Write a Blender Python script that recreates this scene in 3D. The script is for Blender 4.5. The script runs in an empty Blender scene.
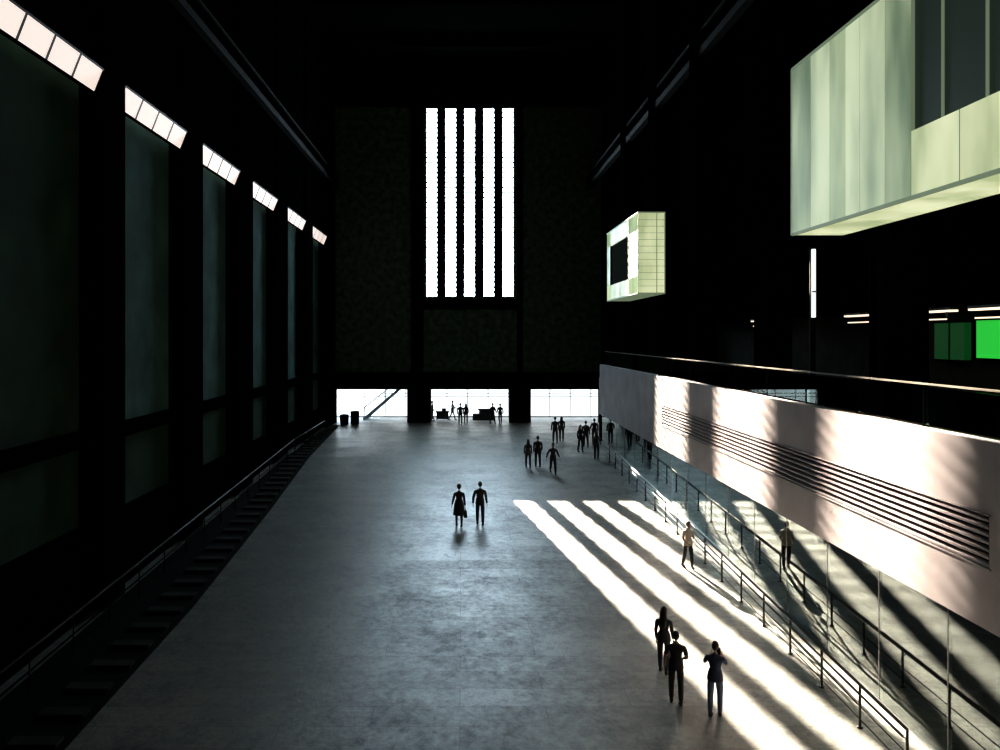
import bpy, math, random, bmesh
from mathutils import Vector, Matrix
random.seed(7)
S = bpy.context.scene
S.view_settings.view_transform = 'Standard'
S.view_settings.look = 'None'
S.view_settings.exposure = 0.0
S.view_settings.gamma = 0.90

# ------------------------------------------------------------------ materials
MATS = {}
def mat(name, col, rough=0.7, metal=0.0, emis=None, estr=0.0, noise=0.0, nscale=1.5, bump=0.0, spec=0.5):
    if name in MATS: return MATS[name]
    m = bpy.data.materials.new(name); m.use_nodes = True
    nt = m.node_tree; b = nt.nodes['Principled BSDF']
    b.inputs['Base Color'].default_value = (*col, 1)
    b.inputs['Roughness'].default_value = rough
    b.inputs['Metallic'].default_value = metal
    b.inputs['Specular IOR Level'].default_value = spec
    if emis:
        b.inputs['Emission Color'].default_value = (*emis, 1)
        b.inputs['Emission Strength'].default_value = estr
    if noise > 0:
        tc = nt.nodes.new('ShaderNodeTexCoord')
        n = nt.nodes.new('ShaderNodeTexNoise'); n.inputs['Scale'].default_value = nscale; n.inputs['Detail'].default_value = 8
        r = nt.nodes.new('ShaderNodeMapRange')
        r.inputs[1].default_value = 0.3; r.inputs[2].default_value = 0.7
        r.inputs[3].default_value = 1 - noise; r.inputs[4].default_value = 1 + noise
        mx = nt.nodes.new('ShaderNodeVectorMath'); mx.operation = 'SCALE'
        mx.inputs[0].default_value = col
        nt.links.new(tc.outputs['Object'], n.inputs['Vector'])
        nt.links.new(n.outputs['Fac'], r.inputs[0]); nt.links.new(r.outputs[0], mx.inputs['Scale'])
        nt.links.new(mx.outputs[0], b.inputs['Base Color'])
        if bump:
            bp = nt.nodes.new('ShaderNodeBump'); bp.inputs['Strength'].default_value = bump
            nt.links.new(n.outputs['Fac'], bp.inputs['Height']); nt.links.new(bp.outputs[0], b.inputs['Normal'])
    MATS[name] = m
    return m

def floor_material():
    m = bpy.data.materials.new('worn_concrete_floor'); m.use_nodes = True
    nt = m.node_tree; L = nt.links; b = nt.nodes['Principled BSDF']
    tc = nt.nodes.new('ShaderNodeTexCoord')
    n1 = nt.nodes.new('ShaderNodeTexNoise'); n1.inputs['Scale'].default_value = 0.32; n1.inputs['Detail'].default_value = 12; n1.inputs['Roughness'].default_value = 0.78
    n2 = nt.nodes.new('ShaderNodeTexNoise'); n2.inputs['Scale'].default_value = 4.0; n2.inputs['Detail'].default_value = 10; n2.inputs['Roughness'].default_value = 0.8
    L.new(tc.outputs['Object'], n1.inputs['Vector']); L.new(tc.outputs['Object'], n2.inputs['Vector'])
    br = nt.nodes.new('ShaderNodeTexBrick')
    br.offset = 0.5; br.inputs['Scale'].default_value = 1.0
    br.inputs['Brick Width'].default_value = 4.2; br.inputs['Row Height'].default_value = 0.9
    br.inputs['Mortar Size'].default_value = 0.018; br.inputs['Mortar Smooth'].default_value = 0.7
    br.inputs['Color1'].default_value = (0.80, 0.80, 0.80, 1); br.inputs['Color2'].default_value = (1.14, 1.14, 1.14, 1)
    br.inputs['Mortar'].default_value = (0.60, 0.60, 0.60, 1)
    wv = nt.nodes.new('ShaderNodeVectorMath'); wv.operation='MULTIPLY_ADD'; wv.inputs[1].default_value=(0.10,0.10,0)
    L.new(n2.outputs['Color'], wv.inputs[0]); L.new(tc.outputs['Object'], wv.inputs[2]); L.new(wv.outputs[0], br.inputs['Vector'])
    cr = nt.nodes.new('ShaderNodeValToRGB')
    cr.color_ramp.elements[0].position = 0.41; cr.color_ramp.elements[0].color = (0.06, 0.072, 0.064, 1)
    cr.color_ramp.elements[1].position = 0.60; cr.color_ramp.elements[1].color = (0.37, 0.385, 0.355, 1)
    ad = nt.nodes.new('ShaderNodeMath'); ad.operation = 'MULTIPLY_ADD'; ad.inputs[1].default_value = 0.55
    mm = nt.nodes.new('ShaderNodeMath'); mm.operation = 'MULTIPLY'; mm.inputs[1].default_value = 0.45
    L.new(n2.outputs['Fac'], mm.inputs[0]); L.new(n1.outputs['Fac'], ad.inputs[0]); L.new(mm.outputs[0], ad.inputs[2])
    L.new(ad.outputs[0], cr.inputs['Fac'])
    mx = nt.nodes.new('ShaderNodeMixRGB'); mx.blend_type = 'MULTIPLY'; mx.inputs[0].default_value = 1
    L.new(cr.outputs[0], mx.inputs[1]); L.new(br.outputs['Color'], mx.inputs[2]); L.new(mx.outputs[0], b.inputs['Base Color'])
    bw = nt.nodes.new('ShaderNodeRGBToBW'); L.new(br.outputs['Color'], bw.inputs[0])
    rm = nt.nodes.new('ShaderNodeMath'); rm.operation = 'MULTIPLY_ADD'; rm.inputs[1].default_value = -0.22
    L.new(bw.outputs[0], rm.inputs[0])
    rr = nt.nodes.new('ShaderNodeMapRange'); rr.inputs[1].default_value = 0.40; rr.inputs[2].default_value = 0.61
    rr.inputs[3].default_value = 0.74; rr.inputs[4].default_value = 0.47
    L.new(ad.outputs[0], rr.inputs[0]); L.new(rr.outputs[0], rm.inputs[2]); L.new(rm.outputs[0], b.inputs['Roughness'])
    bp = nt.nodes.new('ShaderNodeBump'); bp.inputs['Strength'].default_value = 0.4; bp.inputs['Distance'].default_value = 0.04
    L.new(n2.outputs['Fac'], bp.inputs['Height']); L.new(bp.outputs[0], b.inputs['Normal'])
    b.inputs['Specular IOR Level'].default_value = 1.0
    return m

def glass_material(name, tint=(0.55, 0.62, 0.58), ior=2.3):
    m = bpy.data.materials.new(name); m.use_nodes = True
    nt = m.node_tree; nt.nodes.clear()
    o = nt.nodes.new('ShaderNodeOutputMaterial'); f = nt.nodes.new('ShaderNodeFresnel'); f.inputs['IOR'].default_value = ior
    t = nt.nodes.new('ShaderNodeBsdfTransparent'); t.inputs[0].default_value = (*tint, 1)
    g = nt.nodes.new('ShaderNodeBsdfGlossy'); g.inputs['Roughness'].default_value = 0.012; g.inputs['Color'].default_value = (0.88, 1, 0.95, 1)
    mx = nt.nodes.new('ShaderNodeMixShader')
    nt.links.new(f.outputs[0], mx.inputs[0]); nt.links.new(t.outputs[0], mx.inputs[1]); nt.links.new(g.outputs[0], mx.inputs[2])
    nt.links.new(mx.outputs[0], o.inputs[0])
    return m

def glow_mat(name, c1, c2, s, scale=0.6, sc=(1,1.2,0.35)):
    m = bpy.data.materials.new(name); m.use_nodes = True
    nt = m.node_tree; b = nt.nodes['Principled BSDF']; L = nt.links
    tc = nt.nodes.new('ShaderNodeTexCoord'); n = nt.nodes.new('ShaderNodeTexNoise'); n.inputs['Scale'].default_value = scale; n.inputs['Detail'].default_value = 3
    mp = nt.nodes.new('ShaderNodeMapping'); mp.inputs['Scale'].default_value = sc
    cr = nt.nodes.new('ShaderNodeValToRGB'); cr.color_ramp.elements[0].position = 0.35; cr.color_ramp.elements[1].position = 0.65
    cr.color_ramp.elements[0].color = (*c1, 1); cr.color_ramp.elements[1].color = (*c2, 1)
    L.new(tc.outputs['Object'], mp.inputs[0]); L.new(mp.outputs[0], n.inputs['Vector']); L.new(n.outputs['Fac'], cr.inputs[0])
    L.new(cr.outputs[0], b.inputs['Emission Color']); b.inputs['Emission Strength'].default_value = s
    b.inputs['Base Color'].default_value = (0.3, 0.33, 0.28, 1); b.inputs['Roughness'].default_value = 0.5
    MATS[name] = m
    return m

M_floor = floor_material()
M_black = mat('black_painted_steel', (0.0012, 0.0014, 0.0013), 1.0, noise=0.3, spec=0.0)
M_wallfar = mat('dark_brick_wall', (0.085, 0.125, 0.080), 0.95, noise=0.6, nscale=2.0, bump=0.3, spec=0.05)
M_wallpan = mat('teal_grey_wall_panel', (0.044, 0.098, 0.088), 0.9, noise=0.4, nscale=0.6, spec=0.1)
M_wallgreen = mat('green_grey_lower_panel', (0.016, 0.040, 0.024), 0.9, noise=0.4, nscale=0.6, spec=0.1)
M_conc = mat('pale_concrete', (0.28, 0.255, 0.26), 0.6, noise=0.18, nscale=0.8)
M_steel = mat('brushed_steel', (0.35, 0.36, 0.36), 0.35, 0.9, noise=0.1)
M_dsteel = mat('dark_steel', (0.03, 0.033, 0.033), 0.45, 0.7, noise=0.1)
M_beam = mat('grimy_beam_steel', (0.006, 0.007, 0.0065), 0.8, 0.1, noise=0.3, spec=0.1)
M_rail = mat('grey_rail_steel', (0.10, 0.11, 0.11), 0.45, 0.5, noise=0.2)
M_glass = glass_material('glass_wall_pane', (0.60,0.72,0.68))
M_bglass = glass_material('balustrade_glass', (0.85,0.92,0.89), 1.35)
M_lamp = mat('luminous_panel', (0.5, 0.5, 0.48), 0.5, emis=(1.0, 0.84, 0.76), estr=0.92)
M_white = mat('white_lobby', (0.75, 0.77, 0.78), 0.6, noise=0.04)
M_facade = mat('frosted_daylight_glazing', (0.8, 0.8, 0.8), 0.5, emis=(0.90, 0.97, 1.0), estr=1.7)
M_warm = mat('warm_strip_lamp', (0.8, 0.7, 0.6), 0.5, emis=(1.0, 0.78, 0.6), estr=1.6)
M_cool = mat('white_tube_lamp', (0.8, 0.8, 0.8), 0.5, emis=(0.9, 1.0, 0.92), estr=1.2)
M_green = mat('green_screen_bright', (0.0, 0.2, 0.02), 0.4, emis=(0.03, 0.62, 0.06), estr=0.9)
M_dgreen = mat('green_screen_dim', (0.0, 0.03, 0.005), 0.5, emis=(0.005, 0.10, 0.018), estr=0.4)

# ------------------------------------------------------------------ mesh builder
CX = [(0,1,2,3),(7,6,5,4),(0,4,5,1),(1,5,6,2),(2,6,7,3),(3,7,4,0)]
def fz(y):
    return 0.0 if y < 0 else (0.04 * y if y < 50 else 2.0)
class MB:
    def __init__(s): s.v=[]; s.f=[]; s.m=[]; s.sm=[]; s.mats=[]
    def mi(s, m):
        if m not in s.mats: s.mats.append(m)
        return s.mats.index(m)
    def add(s, vs, fs, m, smooth=False, mx=None):
        o=len(s.v); i=s.mi(m)
        s.v += [tuple(mx @ Vector(p)) if mx else tuple(p) for p in vs]
        for f in fs: s.f.append(tuple(o+k for k in f)); s.m.append(i); s.sm.append(smooth)
    def box(s,x0,x1,y0,y1,z0,z1,m,mx=None):
        s.add([(x0,y0,z0),(x0,y1,z0),(x1,y1,z0),(x1,y0,z0),(x0,y0,z1),(x0,y1,z1),(x1,y1,z1),(x1,y0,z1)],
              CX, m, mx=mx)
    def sbox(s,x0,x1,y0,y1,z0,z1,m):   # z relative to the sloping floor
        a,b=fz(y0),fz(y1)
        s.add([(x0,y0,z0+a),(x0,y1,z0+b),(x1,y1,z0+b),(x1,y0,z0+a),(x0,y0,z1+a),(x0,y1,z1+b),(x1,y1,z1+b),(x1,y0,z1+a)],
              CX, m)
    def cyl(s,p0,p1,r,m,n=8,r2=None):
        p0=Vector(p0);p1=Vector(p1);d=(p1-p0).normalized();r2=r if r2 is None else r2
        q=d.to_track_quat('Z','Y').to_matrix();vs=[]
        for p,rr in((p0,r),(p1,r2)):
            for i in range(n):
                a=2*math.pi*i/n; vs.append(p+q@Vector((rr*math.cos(a),rr*math.sin(a),0)))
        fs=[(i,(i+1)%n,n+(i+1)%n,n+i) for i in range(n)]+[tuple(range(n-1,-1,-1)),tuple(range(n,2*n))]
        s.add(vs,fs,m,True)
    def ell(s,c,r,m,nu=14,nv=9,mx=None,fn=None):
        vs=[];fs=[]
        for j in range(nv+1):
            t=math.pi*j/nv
            for i in range(nu):
                a=2*math.pi*i/nu
                p=Vector((math.sin(t)*math.cos(a),math.sin(t)*math.sin(a),math.cos(t)))
                p=Vector((p.x*r[0],p.y*r[1],p.z*r[2]))
                if fn: p=fn(p)
                vs.append(p+Vector(c))
        for j in range(nv):
            for i in range(nu):
                fs.append((j*nu+i,(j+1)*nu+i,(j+1)*nu+(i+1)%nu,j*nu+(i+1)%nu))
        s.add(vs,fs,m,True,mx)
    def rings(s,rs,m,n=18,cap=False):  # rs: (cx,cy,z,rx,ry)
        vs=[];fs=[]
        for (cx,cy,z,rx,ry) in rs:
            for i in range(n):
                a=2*math.pi*i/n; k=1+0.04*math.sin(6*a)*(rx>0.15); vs.append((cx+rx*k*math.cos(a),cy+ry*k*math.sin(a),z))
        for j in range(len(rs)-1):
            for i in range(n): fs.append((j*n+i,(j+1)*n+i,(j+1)*n+(i+1)%n,j*n+(i+1)%n))
        if cap: fs.append(tuple(range(n))); fs.append(tuple(range((len(rs)-1)*n,len(rs)*n))[::-1])
        s.add(vs,fs,m,True)
    def obj(s,name,loc=(0,0,0),rz=0,sc=1):
        me=bpy.data.meshes.new(name); me.from_pydata(s.v,[],s.f)
        for m in s.mats: me.materials.append(m)
        me.polygons.foreach_set('material_index',s.m); me.polygons.foreach_set('use_smooth',s.sm)
        me.update(); me.validate()
        bm=bmesh.new(); bm.from_mesh(me); bmesh.ops.recalc_face_normals(bm,faces=bm.faces); bm.to_mesh(me); bm.free()
        o=bpy.data.objects.new(name,me); S.collection.objects.link(o)
        o.location=loc; o.rotation_euler=(0,0,rz); o.scale=(sc,)*3
        return o
def empty(name, loc=(0,0,0)):
    o=bpy.data.objects.new(name,None); S.collection.objects.link(o); o.location=loc; return o
def child(o,p):
    o.parent=p; o.matrix_parent_inverse=Matrix.Translation(p.location).inverted(); return o

# ------------------------------------------------------------------ shell
XL, XR, YB, YF, ZC = -12.2, 17.6, -16.0, 70.0, 35.0
b=MB()
for y0,y1 in((YB,0),(0,50),(50,YF+0.5)): b.sbox(XL-0.4,XR+0.4,y0,y1,-0.4,0,M_floor)
b.obj('floor')
b=MB(); b.box(XL-0.4,XR+0.4,YB,YF+0.5,ZC,ZC+0.4,M_black)
for k in range(10): b.box(XL,12.0,-10+k*8.24,-9.4+k*8.24,ZC-1.0,ZC,M_black)
b.obj('ceiling')
b=MB(); b.box(XL-0.4,XR+0.4,YB-0.4,YB,-0.4,ZC,M_black); b.obj('wall_rear')

# far wall with window strips and three entrances
SX=[(-3.27,-2.25),(-1.55,-0.52),(0.18,1.2),(1.92,2.95),(3.66,4.73)]
DX=[(-11.5,-4.9),(-2.9,4.36),(6.18,12.5)]
WZ0,WZ1,DZ=13.44,30.7,5.12
b=MB()
b.box(XL-0.4,XR+0.4,YF,YF+0.5,WZ1,ZC,M_black)
b.box(XL-0.4,-3.27,YF,YF+0.5,DZ,WZ1,M_wallfar)
b.box(4.73,XR+0.4,YF,YF+0.5,DZ,WZ1,M_wallfar)
b.box(-3.27,4.73,YF,YF+0.5,DZ,WZ0,M_wallfar)
for i in range(4): b.box(SX[i][1],SX[i+1][0],YF,YF+0.5,WZ0,WZ1,M_black)
xs=[XL-0.4]+[v for d in DX for v in d]+[XR+0.4]
for i in range(0,8,2): b.box(xs[i],xs[i+1],YF,YF+0.5,2.0,DZ,M_black)
for x0,x1 in((-4.6,-3.5),(5.0,5.5)): b.box(x0,x1,YF-0.35,YF,DZ,ZC,M_black)
b.box(-3.5,5.0,YF-0.2,YF,12.3,13.2,M_black)
b.box(XL,12.6,YF-0.25,YF,DZ,6.6,M_black)
b.obj('wall_far')
for i,(x0,x1) in enumerate(SX):
    b=MB(); n=38
    for k in range(n+1):
        z=WZ0+(WZ1-WZ0)*k/n; t=0.072
        b.box(x0,x1,YF+0.2,YF+0.22,z-t,z+t,M_black)
    b.box(x0,x0+0.05,YF+0.15,YF+0.3,WZ0,WZ1,M_black); b.box(x1-0.05,x1,YF+0.15,YF+0.3,WZ0,WZ1,M_black)
    b.obj('window_%d'%(i+1))
for i,(x0,x1) in enumerate(DX):
    b=MB()
    b.box(x0,x0+0.1,YF+0.1,YF+0.3,2.0,DZ,M_dsteel); b.box(x1-0.1,x1,YF+0.1,YF+0.3,2.0,DZ,M_dsteel); b.box(x0,x1,YF+0.1,YF+0.3,DZ-0.1,DZ,M_dsteel)
    b.box(x0,x1,YF+0.15,YF+0.22,4.35,4.4,M_steel)
    b.obj('door_%d'%(i+1))

# lobby beyond entrances
YL=75.0
b=MB(); b.box(-14,15,YF+0.5,YL+.5,1.7,2.0,M_white); b.obj('floor_lobby')
b=MB(); b.box(-14,15,YF+0.5,YL+.5,5.72,6.0,M_white); b.obj('ceiling_lobby')
b=MB(); b.box(-14,-13.72,YF+0.5,YL+.5,2.0,5.7,M_white); b.obj('wall_lobby_left')
b=MB(); b.box(14.72,15,YF+0.5,YL+.5,2.0,5.7,M_white); b.obj('wall_lobby_right')
b=MB(); b.box(-13.7,14.7,YL,YL+.1,2.0,5.68,M_facade)
for k in range(15): x=-13.5+k*2.0; b.box(x,x+0.07,YL-.1,YL,2.0,5.68,M_steel)
b.box(-13.7,14.7,YL-.1,YL,4.3,4.36,M_steel); b.box(-13.7,14.7,YL-.1,YL,2.0,2.1,M_dsteel)
b.obj('glazed_entrance_facade')
b=MB()   # staircase seen through the first opening
M_st=mat('stair_blue_grey',(0.10,0.13,0.16),0.6,noise=0.2)
for k in range(14): b.box(-9.3+k*0.24,-9.0+k*0.24,72.3,73.8,2.0+k*0.21,2.05+k*0.21+.05,M_st)
for yy in(72.25,73.8):
    b.add([(-9.3,yy,1.98),(-9.0,yy,1.98),(-5.9,yy,4.75),(-5.9,yy,5.05),(-9.3,yy,2.2)],[(0,1,2,3,4)],M_st)
for y in(72.25,73.85):
    b.cyl((-9.3,y,3.1),(-6.1,y,5.6),0.04,M_dsteel)
    for k in range(0,13,2): b.cyl((-9.2+k*0.24,y,2.1+k*0.21),(-9.2+k*0.24,y,3.2+k*0.18),0.02,M_dsteel)
b.obj('lobby_staircase')
b=MB(); b.box(1.6,3.0,72.0,72.8,2.0,2.95,M_dsteel); b.box(1.5,3.1,71.9,72.9,2.95,3.02,M_black); b.box(1.0,1.6,72.1,72.7,2.0,2.6,M_dsteel); b.obj('reception_desk')
b=MB(); b.box(-2.5,-1.2,72.0,72.7,2.75,2.82,M_black)
for x in(-2.4,-1.35):
    for y in(72.05,72.6): b.box(x,x+0.08,y,y+0.08,2.0,2.75,M_black)
b.box(-2.4,-1.3,72.1,72.15,2.1,2.75,M_dsteel)
b.box(-1.9,-1.5,72.2,72.5,2.82,3.1,M_dsteel); b.obj('leaflet_table')
for x,h in((-9.6,1.1),(-10.55,0.8)):
    b=MB(); z=2.0; b.cyl((x,69,z),(x,69,z+h),0.38,M_black,14,0.42); b.cyl((x,69,z+h),(x,69,z+h+.07),0.44,M_dsteel,14,0.38); b.cyl((x,69,z+h+.05),(x,69,z+h+.09),.25,M_black,12); b.obj('litter_bin')

# ------------------------------------------------------------------ left wall
LB=[(2.4,8.2),(10.6,16.5),(18.9,24.7),(26.3,32.2),(34.2,39.9),(42.4,48.1),(50.9,56.8),(59.4,65.6)]
b=MB()
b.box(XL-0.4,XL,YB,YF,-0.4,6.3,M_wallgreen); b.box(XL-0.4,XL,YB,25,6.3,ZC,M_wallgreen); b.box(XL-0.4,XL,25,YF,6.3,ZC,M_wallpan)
b.box(XL,-11.7,YB,YF,18.75,ZC,M_black)
prev=YB
for (a,c) in LB+[(YF,YF)]:
    b.box(XL,-11.5,prev,a,-0.0,ZC-0.5,M_black); prev=c
for (a,c) in LB:
    b.box(XL,-11.85,a,c,6.3,6.8,M_black)
    b.box(XL,-11.9,a,c,0,3.75,M_black)
    b.box(XL,-12.1,a,a+0.18,3.7,18.7,M_black); b.box(XL,-12.1,c-0.18,c,3.7,18.7,M_black)
b.obj('wall_left')
for (a,c) in LB:
    b=MB(); n=4; w=(c-a)/n
    for k in range(n):
        y0=a+k*w+0.05; y1=a+(k+1)*w-0.05
        b.add([(-11.5,y0,18.36),(-11.5,y1,18.36),(-11.78,y1,17.66),(-11.78,y0,17.66)],[(0,1,2,3)],M_lamp)
    b.box(-11.7,-11.48,a,c,18.38,18.5,M_black)
    b.add([(-11.47,a,18.4),(-11.47,c,18.4),(-11.5,c,18.34),(-11.5,a,18.34)],[(0,1,2,3)],M_dsteel)
    for k in range(n+1):
        y=a+k*w; b.add([(-11.49,y-0.05,18.37),(-11.49,y+0.05,18.37),(-11.77,y+0.05,17.65),(-11.77,y-0.05,17.65)],[(0,1,2,3)],M_dsteel)
    b.box(-11.84,-11.76,a,c,17.58,17.66,M_black)
    b.obj('wall_light_strip')
for x in(-11.3,11.3):
    b=MB(); b.box(x-0.18,x+0.18,-14,69.5,23.0,23.35,M_beam); b.box(x-0.04,x+0.04,-14,69.5,23.35,24.1,M_black); b.box(x-0.15,x+0.15,-14,69.5,24.1,24.2,M_beam)
    b.obj('crane_rail_beam')
# left side service strip
b=MB()
EDGE=[(-14,-8.8),(10,-8.8),(25,-8.75),(37,-9.2),(50,-9.9),(68,-10.8)]
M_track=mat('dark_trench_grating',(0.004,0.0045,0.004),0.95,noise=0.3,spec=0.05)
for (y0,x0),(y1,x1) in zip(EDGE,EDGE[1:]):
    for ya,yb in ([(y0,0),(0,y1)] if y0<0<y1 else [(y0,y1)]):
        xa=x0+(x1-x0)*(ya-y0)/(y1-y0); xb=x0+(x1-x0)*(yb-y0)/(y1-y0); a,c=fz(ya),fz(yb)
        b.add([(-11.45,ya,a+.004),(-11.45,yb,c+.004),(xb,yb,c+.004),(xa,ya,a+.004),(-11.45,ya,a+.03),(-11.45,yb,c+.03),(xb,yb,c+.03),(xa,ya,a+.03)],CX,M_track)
def ex(y):
    for (y0,x0),(y1,x1) in zip(EDGE,EDGE[1:]):
        if y0<=y<=y1: return x0+(x1-x0)*(y-y0)/(y1-y0)
M_sl=mat('weathered_sleeper',(0.022,0.028,0.022),0.9,noise=0.5,spec=0.1)
y=12.0
while y<66:
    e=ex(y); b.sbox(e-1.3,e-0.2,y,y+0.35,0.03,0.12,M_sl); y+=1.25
b.obj('service_trench_cover')
b=MB()
ys=[15+2.2*k for k in range(22)]
for y in ys: b.cyl((-10.9,y,fz(y)+.03),(-10.9,y,fz(y)+1.15),0.025,M_beam,6)
for h,mm_ in((1.15,M_rail),(0.6,M_beam)): 
    b.cyl((-10.9,15,fz(15)+h),(-10.9,50,2.0+h),0.03,mm_,6); b.cyl((-10.9,50,2.0+h),(-10.9,ys[-1],2.0+h),0.03,mm_,6)
b.obj('trench_railing')

# ------------------------------------------------------------------ right side
XF=10.2; YE=57.0
b=MB()   # fascia / parapet with louvre opening
Z0,Z1=4.1,7.77; V0,V1,VY0,VY1=5.31,6.33,14.9,39.3
b.box(XF,XF+0.35,YB,YE,V1,Z1,M_conc); b.box(XF,XF+0.35,YB,YE,Z0,V0,M_conc)
b.box(XF,XF+0.35,YB,VY0,V0,V1,M_conc); b.box(XF,XF+0.35,VY1,YE,V0,V1,M_conc)
b.box(XF+0.3,XF+0.34,VY0,VY1,V0,V1,M_black)
b.obj('gallery_parapet')
b=MB(); n=7
for k in range(n):
    z=V0+(V1-V0)*(k+0.5)/n
    b.add([(XF-0.01,VY0,z-0.045),(XF-0.01,VY1,z-0.045),(XF+0.1,VY1,z-0.01),(XF+0.1,VY0,z-0.01),
           (XF-0.01,VY0,z-0.0),(XF-0.01,VY1,z-0.0),(XF+0.1,VY1,z+0.02),(XF+0.1,VY0,z+0.02)],CX,M_conc)
b.box(XF-0.03,XF,VY0-0.05,VY1+0.05,V1,V1+0.03,M_conc); b.box(XF-0.03,XF,VY0-0.05,VY1+0.05,V0-0.03,V0,M_conc)
b.obj('ventilation_louvre')
M_gf=mat('gallery_timber_floor',(0.06,0.055,0.045),0.6,noise=0.2)
b=MB(); b.box(XF+0.36,XR,YB,YE,6.3,6.8,M_gf); b.obj('floor_gallery')
b=MB(); b.box(XF+0.36,XR,YB,YE,4.1,4.29,M_black); b.obj('ceiling_undercroft')
M_dw=mat('dark_gallery_wall',(0.03,0.034,0.032),0.9,noise=0.3,spec=0.1)
b=MB(); b.box(XR,XR+0.4,YB,YF,-0.4,ZC,M_dw); b.obj('wall_right')
b=MB(); b.box(12.4,XR,YB,YE,13.4,13.8,M_black); b.obj('ceiling_gallery')
b=MB(); b.box(12.05,12.4,YB,YE,13.4,ZC,M_black); b.obj('wall_right_upper')
b=MB(); b.box(12.65,13.0,YE+0.3,YF,2.0,ZC,M_black); b.obj('wall_right_end')
b=MB(); b.box(XF,XR,YE+.01,YE+0.3,2.0,4.1,M_black); b.box(XF,XR,YE+.01,YE+0.3,4.1,6.8,M_conc); b.box(11.9,XR,YE+.01,YE+0.3,6.8,ZC,M_black); b.obj('wall_gallery_end')
for y in(4.3,12.55,20.3,28.5,36.8,45.0,53.0):
    b=MB(); b.box(11.05,11.95,y-0.45,y+0.45,6.8,ZC-1.1,M_black)
    b.box(11.0,12.0,y-0.52,y-0.45,6.8,ZC-1.1,M_black); b.box(11.0,12.0,y+0.45,y+0.52,6.8,ZC-1.1,M_black)
    b.box(10.9,12.03,y-0.6,y+0.6,6.8,6.86,M_black)
    b.obj('steel_column')
b=MB(); b2=MB()  # glass balustrade on parapet
M_wood=mat('polished_handrail',(0.25,0.24,0.2),0.35,0.4)
b.box(10.45,10.57,2,56.5,8.72,8.755,M_wood)
for k in range(19): y=2.5+3*k; b.box(10.49,10.53,y-0.02,y+0.02,7.77,8.72,M_black)
for k in range(18): y=2.5+3*k; b2.box(10.50,10.515,y+.05,y+2.95,7.82,8.66,M_bglass)
p=empty('gallery_balustrade',(10.5,30,7.77)); o=b.obj('handrail_and_posts'); child(o,p); o=b2.obj('balustrade_panes'); child(o,p)
M_in=mat('pale_bench_top',(0.5,0.45,0.4),0.4,noise=0.1)
for y0,y1 in((22.5,26.0),(28.0,32.0),(34.5,43)):
    b=MB(); b.box(13.2,13.7,y0,y1,7.95,8.02,M_in)
    for yy in(y0+.2,y1-.3): b.box(13.25,13.65,yy,yy+.1,6.8,7.95,M_dsteel)
    b.box(13.3,13.35,y0,y1,7.2,7.95,M_black)
    b.obj('gallery_counter')
b=MB()
b.box(15.5,17.4,4,52,10.75,13.39,M_black); b.obj('gallery_bulkhead')
for y0,y1 in((19,23.4),(24.2,26.5),(28.2,31.0),(38,41)):
    b=MB(); b.box(15.38,15.6,y0,y1,10.6,10.66,M_warm); b.box(15.36,15.6,y0,y1,10.66,10.75,M_dsteel); b.box(15.38,15.46,y0+0.3,y1-0.3,10.35,10.39,M_warm); b.box(15.42,15.46,y0+.3,y0+0.35,10.35,10.7,M_dsteel); b.obj('strip_lamp')
for (x,y,z0,z1,w) in((12.6,27.6,10.5,12.95,.06),(14.0,36.0,8.6,10.4,.16)):
    b=MB(); b.box(x-w,x+w,y-0.05,y+0.05,z0,z1,M_cool); b.box(x-w-.04,x+w+.04,y+0.05,y+0.12,6.8,z1+0.1,M_beam); b.box(x-w,x+w,y-.06,y,z0+.9,z0+.95,M_dsteel); b.obj('vertical_tube_lamp')
b=MB()
b.box(17.3,17.59,21.0,26.0,9.1,10.35,M_green); b.box(17.26,17.59,20.9,26.1,10.35,10.45,M_black); b.box(17.26,17.59,20.9,26.1,9.0,9.1,M_black)
b.box(17.26,17.3,25.9,26.1,9.0,10.45,M_black)
b.obj('video_screen')
b=MB()
b.box(17.3,17.59,26.5,28.2,9.0,10.3,M_dgreen); b.box(17.26,17.59,26.45,28.25,10.3,10.36,M_black); b.box(17.26,17.59,26.45,28.25,8.94,9.0,M_black); b.box(17.27,17.3,27.3,27.34,9.0,10.3,M_black)
b.obj('video_screen')
# glass wall
b=MB(); b2=MB()
y=-8.0
while y<YE-0.2:
    y1=min(y+2.7,YE-.02); a,c=fz(y),fz(y1); x=XF+.09
    b.add([(x,y,a+.1),(x,y1,c+.1),(x+.015,y1,c+.1),(x+.015,y,a+.1),(x,y,4.08),(x,y1,4.08),(x+.015,y1,4.08),(x+.015,y,4.08)],CX,M_glass)
    b2.box(XF+0.085,XF+0.13,y-0.018,y+0.018,fz(y),4.08,M_dsteel); y+=2.7
for y0,y1 in((-8,0),(0,50),(50,YE-.02)): b2.sbox(XF+0.04,XF+0.16,y0,y1,0.0,0.1,M_steel)
p=empty('glass_screen_wall',(XF,20,0)); o=b.obj('glass_panes'); child(o,p); o=b2.obj('glazing_frame'); child(o,p)
b=MB()
b.box(12.6,12.72,21.6,22.3,fz(22)+0.9,fz(22)+1.7,mat('pale_sign_panel',(0.7,0.72,0.7),0.5,emis=(0.8,0.9,0.8),estr=0.7))
b.box(12.6,12.7,21.9,22.0,fz(22)-0.01,fz(22)+0.9,M_dsteel); b.box(12.4,12.9,21.7,22.2,fz(22)-.01,fz(22)+.04,M_dsteel); b.obj('information_panel')
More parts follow.
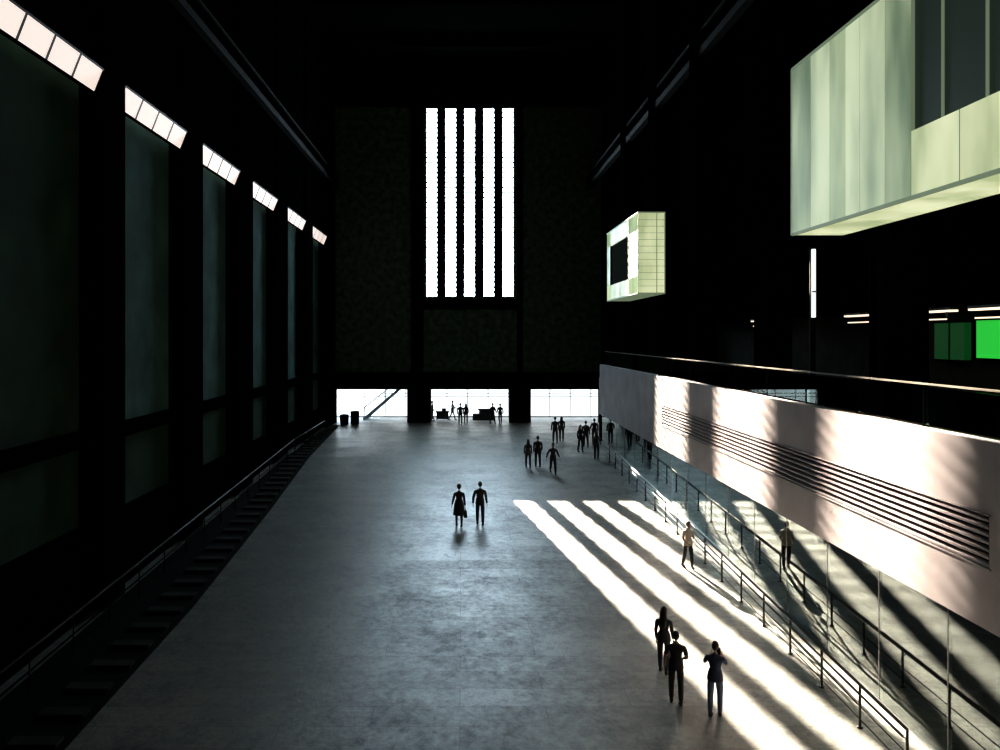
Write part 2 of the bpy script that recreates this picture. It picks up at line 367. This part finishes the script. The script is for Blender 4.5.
# ramp handrail
b=MB(); y=16.0; X=9.25
while y<49.9:
    z=fz(y); b.cyl((X,y,z),(X,y,z+1.0),0.032,M_dsteel,8); b.cyl((X,y,z),(X,y,z+0.03),0.07,M_dsteel,10)
    b.cyl((X,y,z+0.8),(X-0.1,y,z+0.86),0.012,M_dsteel,6); y+=1.9
b.cyl((X,16,fz(16)+1.0),(X,50,3.0),0.036,M_rail,10); b.cyl((X-0.1,16,fz(16)+0.87),(X-0.1,50,2.87),0.028,M_rail,10)
b.cyl((X,16,fz(16)+0.5),(X,50,2.5),0.014,M_dsteel,6); b.cyl((X,16,fz(16)+0.2),(X,50,2.2),0.014,M_dsteel,6)
b.obj('ramp_handrail')

# ------------------------------------------------------------------ light boxes
G1=glow_mat('glow_green_panel',(0.13,0.19,0.11),(0.46,0.55,0.34),0.9)
G2=glow_mat('glow_pale_panel',(0.26,0.34,0.21),(0.64,0.72,0.48),0.95)
G3=glow_mat('glow_yellow_panel',(0.45,0.52,0.28),(0.84,0.88,0.56),0.92,0.8)
G4=glow_mat('glow_dim_panel',(0.05,0.075,0.06),(0.13,0.17,0.12),0.7)
M_fr=mat('greenish_frame',(0.10,0.13,0.10),0.5,emis=(0.2,0.26,0.16),estr=0.75)
M_wd=mat('bay_window_glass',(0.004,0.007,0.006),1.0,emis=(.02,.03,.025),estr=.3,spec=0.0)
M_wd2=mat('bay_window_glass_lit',(0.006,0.010,0.009),0.4,emis=(0.035,0.055,0.04),estr=0.45,spec=0.2)
b=MB(); xf=9.5; y0,y1,z0,z1=10.5,22.2,12.74,17.5; xb=10.98
ysp=[22.2,21.0,19.9,19.1,18.4,17.3,16.3]
for k in range(len(ysp)-1):
    b.box(xf,xf+0.06,ysp[k+1]+0.015,ysp[k]-0.015,z0+0.05,z1-0.05,[G1,G2,G1,G2,G2,G1][k])
    b.box(xf+.01,xf+0.1,ysp[k+1]-0.015,ysp[k+1]+0.015,z0,z1,M_fr)
b.box(xf,xf+0.06,y0,16.28,z0+0.05,14.15,G3)
for yy in(14.7,13.1,11.5): b.box(xf-.004,xf+0.1,yy-0.012,yy+0.012,z0,14.15,M_fr)
b.box(xf+0.07,xf+0.12,y0,16.27,14.14,z1-0.1,M_wd2)
for yv in(12.2,14.0,15.3): b.box(xf+0.04,xf+0.08,yv-0.03,yv+0.03,14.15,z1,M_fr)
b.box(xf-0.0,xf+0.1,y0,y1,z0-0.02,z0+0.05,M_fr); b.box(xf-0.01,xf+0.1,y0,y1,z1-0.05,z1+0.04,M_fr); b.box(xf-0.01,xf+0.1,y1-0.04,y1+0.03,z0,z1,M_fr)
yy=y1
while yy>y0+0.1:
    b.box(xf+0.1,xb,max(yy-3.0,y0),yy-0.02,z0-0.01,z0+0.05,G3); yy-=3.0
b.box(xf+0.1,xb,y0,y1,z0+0.05,z0+0.1,M_fr)
b.box(xf+0.06,xb,y1-0.05,y1,z0,z1,G2); b.box(xf+0.06,xb,y0,y0+0.05,z0,z1,G2); b.box(xf+0.06,xb,y0,y1,z1-0.05,z1,M_dsteel); b.box(xb-.05,xb,y0,y1,z0,z1,M_black)
b.obj('glass_bay_light_box')
b=MB(); y0,y1,z0,z1=41.6,50.4,12.2,16.5; xb=10.98
b.box(xf,xf+0.06,y0,y1,z0,z0+0.9,G2); b.box(xf,xf+0.06,y0,y1,z1-0.9,z1,G2); b.box(xf,xf+0.06,y0,y0+2.4,z0,z1,G1); b.box(xf,xf+0.06,y1-1.2,y1,z0,z1,G1)
b.box(xf+0.08,xf+0.12,y0+2.4,y1-1.2,z0+0.9,z1-0.9,M_wd)
for e in((y0+2.35,y0+2.45),(y1-1.25,y1-1.15)): b.box(xf-0.02,xf+0.12,e[0],e[1],z0+0.9,z1-0.9,M_beam)
b.box(xf,xb,y0,y0+0.06,z0,z1,G3)
for k in range(1,12): z=z0+(z1-z0)*k/12; b.box(xf,xb,y0-0.02,y0,z-0.01,z+0.01,M_fr)
for x in(xf,xf+1.0,xb-.05): b.box(x,x+0.04,y0-0.03,y0,z0,z1,M_fr)
b.box(xf-0.03,xb,y0-0.04,y1,z0-0.06,z0,M_fr); b.box(xf-0.03,xb,y0-0.04,y1,z1,z1+0.06,M_fr); b.box(xf,xb,y1-0.06,y1,z0,z1,G1); b.box(xb-.05,xb,y0,y1,z0,z1,M_black)
b.obj('glass_bay_light_box')

# bridge the viewer stands on
b=MB(); b.box(-11.48,XF-.02,-5,0.8,7.75,8.1,M_dw)
for x in(-8,8): b.box(x-.25,x+.25,-3,-2.5,-.0,7.75,M_black)
b.obj('footbridge')

# ------------------------------------------------------------------ people
def skin_eval(pts, edges, rad, levels=1, root=0):
    me=bpy.data.meshes.new('t'); me.from_pydata([tuple(p) for p in pts],edges,[])
    o=bpy.data.objects.new('t',me); S.collection.objects.link(o)
    md=o.modifiers.new('s','SKIN'); md.use_smooth_shade=True; md.branch_smoothing=0.4
    for i,r in enumerate(rad): me.skin_vertices[0].data[i].radius=r if isinstance(r,tuple) else (r,r)
    me.skin_vertices[0].data[root].use_root=True
    s=o.modifiers.new('u','SUBSURF'); s.levels=levels; s.render_levels=levels
    dg=bpy.context.evaluated_depsgraph_get(); ev=o.evaluated_get(dg); m2=ev.to_mesh()
    vs=[v.co.copy() for v in m2.vertices]; fs=[tuple(p.vertices) for p in m2.polygons]
    ev.to_mesh_clear(); bpy.data.objects.remove(o); bpy.data.meshes.remove(me)
    return vs,fs
hp=[(0,0,0.02),(0,0,-0.03),(0,0,-0.06)]; he=[(0,1),(1,2)]; hr=[(0.018,0.024),(0.015,0.034),(0.014,0.036)]
for j,(yy,l) in enumerate(((-0.030,0.075),(-0.010,0.085),(0.010,0.078),(0.029,0.060))):
    i=len(hp); hp+=[(0.0,yy,-0.095),(0.010,yy*1.05,-0.095-l*0.5),(0.028,yy*1.05,-0.095-l*0.92)]
    he+=[(2,i),(i,i+1),(i+1,i+2)]; hr+=[0.010,0.009,0.007]
i=len(hp); hp+=[(0.008,-0.045,-0.05),(0.014,-0.062,-0.085),(0.02,-0.064,-0.11)]; he+=[(1,i),(i,i+1),(i+1,i+2)]; hr+=[0.012,0.010,0.008]
HAND=skin_eval(hp,he,hr,1)

def cmat(kind,c,rough=0.8):
    return mat('%s_%02d_%02d_%02d'%(kind,*[int(99*v) for v in c]),c,rough)
def segd(p,a,c):
    ab=c-a; t=max(0,min(1,(p-a).dot(ab)/max(ab.length_squared,1e-9))); return (p-(a+ab*t)).length
def person(name,x,y,rot,H,top=(.03,.03,.035),bottom=(.02,.02,.03),skin=(.35,.2,.14),hair=(.02,.015,.01),
           shoes=(.02,.02,.02),legs=(18,-16),knees=(4,14),arms=((-12,8,12,0),(14,8,14,0)),sleeve='long',hairstyle='short',
           skirt=None,bag=None,woman=False,nod=0,hat=False,extra=None,z=None,coat=False):
    R=math.radians; w=0.92 if woman else 1.04
    P=[];E=[];Rr=[];T=[]
    def v(p,r,par=None,tag=None):
        P.append(Vector(p));Rr.append(r)
        if par is not None: E.append((par,len(P)-1));T.append(tag)
        return len(P)-1
    pel=v((0,0,.95),(.165,.125))
    s1=v((0,.0,1.08),(.150*w,.115),pel,'torso'); s2=v((0,.0,1.24),(.170*w,.125),s1,'torso'); s3=v((0,.01,1.38),(.160*w,.110),s2,'torso')
    nk=v((0,.01,1.49),.058*w,s3,'neck'); hd=v((0,-.005,1.56),.052*w,nk,'neck')
    slv=0.012 if sleeve=='long' else 0
    hands=[];feet=[]
    for sd,(ap,ab,el,ab2) in zip((1,-1),arms):
        sh=v((sd*.190*w,.01,1.400),.074*w,s3,'torso')
        d=Vector((sd*math.sin(R(ab)),-math.sin(R(ap))*math.cos(R(ab)),-math.cos(R(ap))*math.cos(R(ab))))
        m1=v(P[sh]+d*.14,.063*w,sh,'uparm'); e=v(P[sh]+d*.285,.044*w+slv,m1,'uparm2')
        q=ap+el; d2=Vector((sd*math.sin(R(ab2)),-math.sin(R(q))*math.cos(R(ab2)),-math.cos(R(q))*math.cos(R(ab2))))
        wr=v(P[e]+d2*.25,.030*w+slv*.7,e,'forearm'); hands.append((P[wr].copy(),d2,sd))
    tr=0.0 if skirt else 0.014
    for sd,hp_,kn in zip((1,-1),legs,knees):
        h=v((sd*.095,0,.90),(.105,.115),pel,'thigh')
        d=Vector((sd*.03,-math.sin(R(hp_)),-math.cos(R(hp_)))); k0=v(P[h]+d*.2,.085+tr*.5,h,'thigh'); k=v(P[h]+d*.41,.060+tr,k0,'thigh')
        d2=Vector((0,-math.sin(R(hp_-kn)),-math.cos(R(hp_-kn)))); c=v(P[k]+d2*.15,.057+tr,k,'shin'); a=v(P[k]+d2*.4,.038+tr*1.4,c,'shin')
        feet.append((P[a].copy(),R(hp_-kn)*0.6,sd))
    vs,fs=skin_eval(P,E,Rr,1)
    mt,mbm,ms,mh,msh=cmat('cloth',top),cmat('trousers',bottom),cmat('skin',skin,.5),cmat('hair',hair,.5),cmat('shoe',shoes,.5)
    b=MB(); groups={}
    for f in fs:
        c=sum((vs[i] for i in f),Vector())/len(f)
        j=min(range(len(E)),key=lambda q:segd(c,P[E[q][0]],P[E[q][1]])-0.5*(Rr[E[q][1]][0] if isinstance(Rr[E[q][1]],tuple) else Rr[E[q][1]]))
        t=T[j]
        if t=='torso': m=mt if c.z>.93 else mbm
        elif t=='neck': m=ms if c.z>1.475 else mt
        elif t in('uparm','uparm2'): m=mt if (t=='uparm' or sleeve=='long') else ms
        elif t=='forearm': m=mt if sleeve=='long' else ms
        elif t=='shin': m=ms if skirt and not coat else mbm
        else: m=mbm
        groups.setdefault(m.name,(m,[]))[1].append(f)
    for m,fl in groups.values():
        used=sorted({i for f in fl for i in f}); ix={a:k for k,a in enumerate(used)}
        b.add([vs[i] for i in used],[tuple(ix[i] for i in f) for f in fl],m,True)
    if not skirt: b.rings([(0,0,1.12,.158*w,.122),(0,0,1.0,.178,.137),(0,0,.88,.190,.150)],mt)
    else: b.rings([(0,0,1.14,.160*w,.125),(0,0,.95,.20,.16),(0,0,.75,.225,.195),(0,0,skirt,.255,.235)],cmat('cloth',bottom))
    b.rings([(0,.008,1.455,.082,.075),(0,.004,1.505,.062,.062)],mt)
    for wp,d,sd in hands:
        zax=-d; yax=Vector((0,1,0)); yax=(yax-zax*yax.dot(zax))
        if yax.length<.2: yax=Vector((0,0,1))-zax*zax.z
        yax.normalize(); xax=yax.cross(zax)
        mx=Matrix((xax,yax,zax)).transposed().to_4x4(); mx.translation=wp
        fl=Matrix.Scale(-1,4,(1,0,0)) if sd>0 else Matrix()
        b.add(HAND[0],HAND[1],ms,True,mx@fl)
    for a,t,sd in feet:
        mx=Matrix.Translation(a)@Matrix.Rotation(-t,4,'X')@Matrix.Rotation(-sd*.12,4,'Z')
        def ff(p): p=p.copy(); p.z=max(p.z,-.035); p.x*=1-.25*max(0,p.y/.14); return p
        b.ell((0,-.06,-.045),(.050,.145,.052),msh,12,8,mx,ff); b.ell((0,.0,-.01),(.046,.052,.055),msh,10,6,mx)
    hm=Matrix.Translation((0,-.005,1.57))@Matrix.Rotation(R(nod),4,'X')@Matrix.Translation((0,-.01,.09))
    def hf(p):
        p=p.copy()
        if p.z<0: k=1+p.z/.118*.28; p.x*=k; p.y=p.y*(1+p.z/.118*.12)-.008*(-p.z/.118)
        return p
    b.ell((0,0,0),(.074,.094,.118),ms,20,14,hm,hf)
    b.ell((0,-.096,-.018),(.012,.018,.026),ms,8,6,hm); b.ell((0,-.10,-.033),(.016,.013,.01),ms,8,6,hm)
    for sx in(-1,1):
        b.ell((sx*.074,.005,-.012),(.011,.02,.032),ms,8,6,hm)
        b.ell((sx*.030,-.083,0),(.014,.008,.008),cmat('eye',(.6,.6,.58),.2),8,6,hm); b.ell((sx*.030,-.090,0),(.006,.004,.006),cmat('iris',(.02,.015,.01),.2),6,5,hm)
        b.ell((sx*.030,-.088,.02),(.018,.006,.004),mh,8,5,hm)
    b.ell((0,-.086,-.058),(.024,.008,.007),cmat('lips',(.3,.1,.09),.5),8,5,hm)
    def hair_f(p):
        p=p.copy()
        lim=.045 if p.y<-.02 else (-.02 if p.y<.03 else -.085)
        p.z=max(p.z,lim); 
        if p.y<-.02 and p.z<=lim+.001: p.y*=.93
        return p
    b.ell((0,.006,.012),(.085,.100,.122),mh,20,14,hm,hair_f)
    if hairstyle=='long':
        b.rings([(0,.035,1.74,.08,.075),(0,.06,1.62,.09,.065),(0,.095,1.48,.105,.055),(0,.125,1.33,.09,.035),(0,.13,1.25,.04,.02)],mh,14,True)
    if hairstyle=='bun': b.ell((0,.1,.07),(.045,.045,.045),mh,10,8,hm)
    if hat:
        b.ell((0,.0,.065),(.088,.103,.078),mh,16,8,hm); b.ell((0,0,.05),(.13,.14,.012),mh,18,6,hm)
    if bag:
        mb_=cmat('bag',(.02,.018,.015),.6); wp,d,sd=hands[0 if bag=='L' else 1]
        if bag in('L','R'):
            cx,cy,cz=wp.x+sd*.02,wp.y,wp.z-.12
            b.rings([(cx,cy,cz-.36,.07,.17),(cx,cy,cz-.34,.085,.19),(cx,cy,cz-.1,.06,.17),(cx,cy,cz-.06,.03,.15)],mb_,14,True)
            for s_ in(-.1,.1): b.cyl((cx,cy+s_,cz-.08),(cx,cy+s_*.3,cz+.03),.008,mb_,6)
        else:
            b.rings([(0,.18,1.02,.12,.06),(0,.20,1.06,.15,.09),(0,.20,1.3,.14,.09),(0,.17,1.42,.1,.05)],mb_,14,True)
            for s_ in(-.1,.1): b.cyl((s_,.14,1.40),(s_*1.1,-.02,1.49),.02,mb_,6); b.cyl((s_*1.1,-.02,1.49),(s_*1.1,-.14,1.3),.018,mb_,6)
    if extra=='phone':
        c=(hands[0][0]+hands[1][0])/2+hands[0][1]*.1
        b.box(c.x-.05,c.x+.05,c.y-.03,c.y-.015,c.z-.06,c.z+.12,cmat('phone',(.01,.01,.012),.2))
    mn=min(p[2] for p in b.v); hgt=max(p[2] for p in b.v)-mn
    b.v=[(p[0],p[1],p[2]-mn) for p in b.v]
    sc=H/hgt
    return b.obj(name,(x,y,(fz(y) if z is None else z)-0.004),rot,sc)

PI=math.pi
swing=((-14,7,14,0),(16,7,16,0)); rest=((2,8,8,3),(0,8,8,3))
person('walking_woman',-0.13,34.3,PI,1.90,top=(.02,.02,.024),bottom=(.02,.02,.024),skirt=.50,coat=True,woman=True,bag='R',hat=True,arms=((10,14,5,12),(0,10,5,6)),legs=(10,-10),hair=(.015,.012,.01))
person('walking_man',0.81,34.5,PI,1.96,top=(.02,.02,.024),legs=(11,-9),arms=((-6,16,20,2),(4,10,8,8)))
person('walking_woman',4.0,46.6,PI,1.78,legs=(14,-12),woman=True,hairstyle='long',arms=rest,top=(.08,.07,.07))
person('walking_man',4.62,46.9,PI,1.92,legs=(8,-8),arms=swing)
person('walking_woman',5.32,45.0,0,1.84,legs=(20,-20),knees=(2,20),woman=True,arms=((20,22,40,10),(-24,24,30,14)))
for i,(x,y,h,r,wm) in enumerate(((6.85,56.6,1.95,PI,0),(7.45,57.6,1.9,3.0,1),(8.05,52.3,1.85,.4,1),(8.75,54.4,1.9,PI,0),(8.6,49.2,1.85,2.8,1),(9.7,56.4,1.85,PI,0))):
    person('standing_woman' if wm else 'standing_man',x,y,r,h,woman=bool(wm),legs=((12,-10),(2,-2),(6,-4))[i%3],arms=(rest,swing,((10,12,60,-8),(0,10,10,0)))[i%3],
           hairstyle='long' if wm else 'short',bag=('B' if i in(3,4) else None),top=((.03,.03,.035),(.1,.09,.08),(.02,.02,.05))[i%3])
person('walking_woman',8.45,28.8,0.25,1.78,top=(.4,.37,.31),bottom=(.015,.013,.015),skin=(.2,.12,.08),woman=True,hairstyle='bun',arms=((8,10,70,-20),(10,10,60,-10)),legs=(10,-8),sleeve='short')
person('standing_man',11.25,29.2,2.2,1.74,top=(.01,.01,.012),bottom=(.01,.01,.012),legs=(4,-4),arms=((10,10,50,-6),(0,10,10,0)))
person('standing_woman',5.40,20.6,2.7,1.78,top=(.03,.03,.04),bottom=(.05,.05,.07),woman=True,hairstyle='long',legs=(6,-8),arms=((4,8,12,2),(6,8,20,2)))
person('standing_man',5.28,19.0,2.95,1.80,top=(.015,.015,.018),bottom=(.03,.03,.04),legs=(5,-5),sleeve='short',arms=((0,12,10,4),(12,14,50,-15)))
person('standing_woman',6.05,18.4,2.75,1.80,top=(.03,.04,.10),bottom=(.10,.15,.24),woman=True,legs=(-4,8),sleeve='short',arms=((40,18,80,-25),(40,18,82,-25)),extra='phone',nod=8)
person('standing_man',12.2,18.0,1.2,1.76,legs=(6,-6),arms=((10,10,60,-5),(0,8,8,0)))
person('standing_man',-2.75,71.2,-1.5,1.9,z=2.0,arms=((30,6,40,0),(36,6,30,0)),legs=(4,-4))
person('standing_woman',-0.9,72.4,1.4,1.85,z=2.0,woman=True,arms=((30,6,40,0),(26,6,30,0)))
person('walking_man',-0.15,68.3,PI,1.95,legs=(12,-12))
person('walking_woman',0.35,69.0,PI,1.87,legs=(-10,12),woman=True,hairstyle='long')
person('standing_man',2.75,69.0,.4,1.9,arms=((10,10,60,-8),(0,10,10,0)))
person('standing_man',3.4,68.6,-.4,1.9,legs=(4,-4))

# ------------------------------------------------------------------ lights
w=bpy.data.worlds.new('sky'); S.world=w; w.use_nodes=True
bg=w.node_tree.nodes['Background']; bg.inputs[0].default_value=(0.66,0.86,1.0,1); bg.inputs[1].default_value=34.0
L=bpy.data.lights.new('sun','SUN'); L.energy=125; L.angle=math.radians(0.45); L.color=(1.0,0.83,0.68)
o=bpy.data.objects.new('sun',L); S.collection.objects.link(o); o.location=(0,90,60)
o.rotation_euler=Vector((0.185,-1,-0.378)).to_track_quat('-Z','Y').to_euler()
P=bpy.data.lights.new('window_portal','AREA'); P.shape='RECTANGLE'; P.size=8.2; P.size_y=17.5
P.cycles.is_portal=True
o=bpy.data.objects.new('window_portal',P); S.collection.objects.link(o); o.location=(0.73,70.9,22.07); o.rotation_euler=Vector((0,-1,0)).to_track_quat('-Z','Z').to_euler()

cam=bpy.data.cameras.new('camera'); co=bpy.data.objects.new('camera',cam); S.collection.objects.link(co)
co.location=(0,0,9.8); co.rotation_euler=(math.radians(90),0,0)
cam.sensor_width=36; cam.lens=27.72; cam.shift_x=0.038; cam.shift_y=-0.038; cam.clip_end=500
S.camera=co
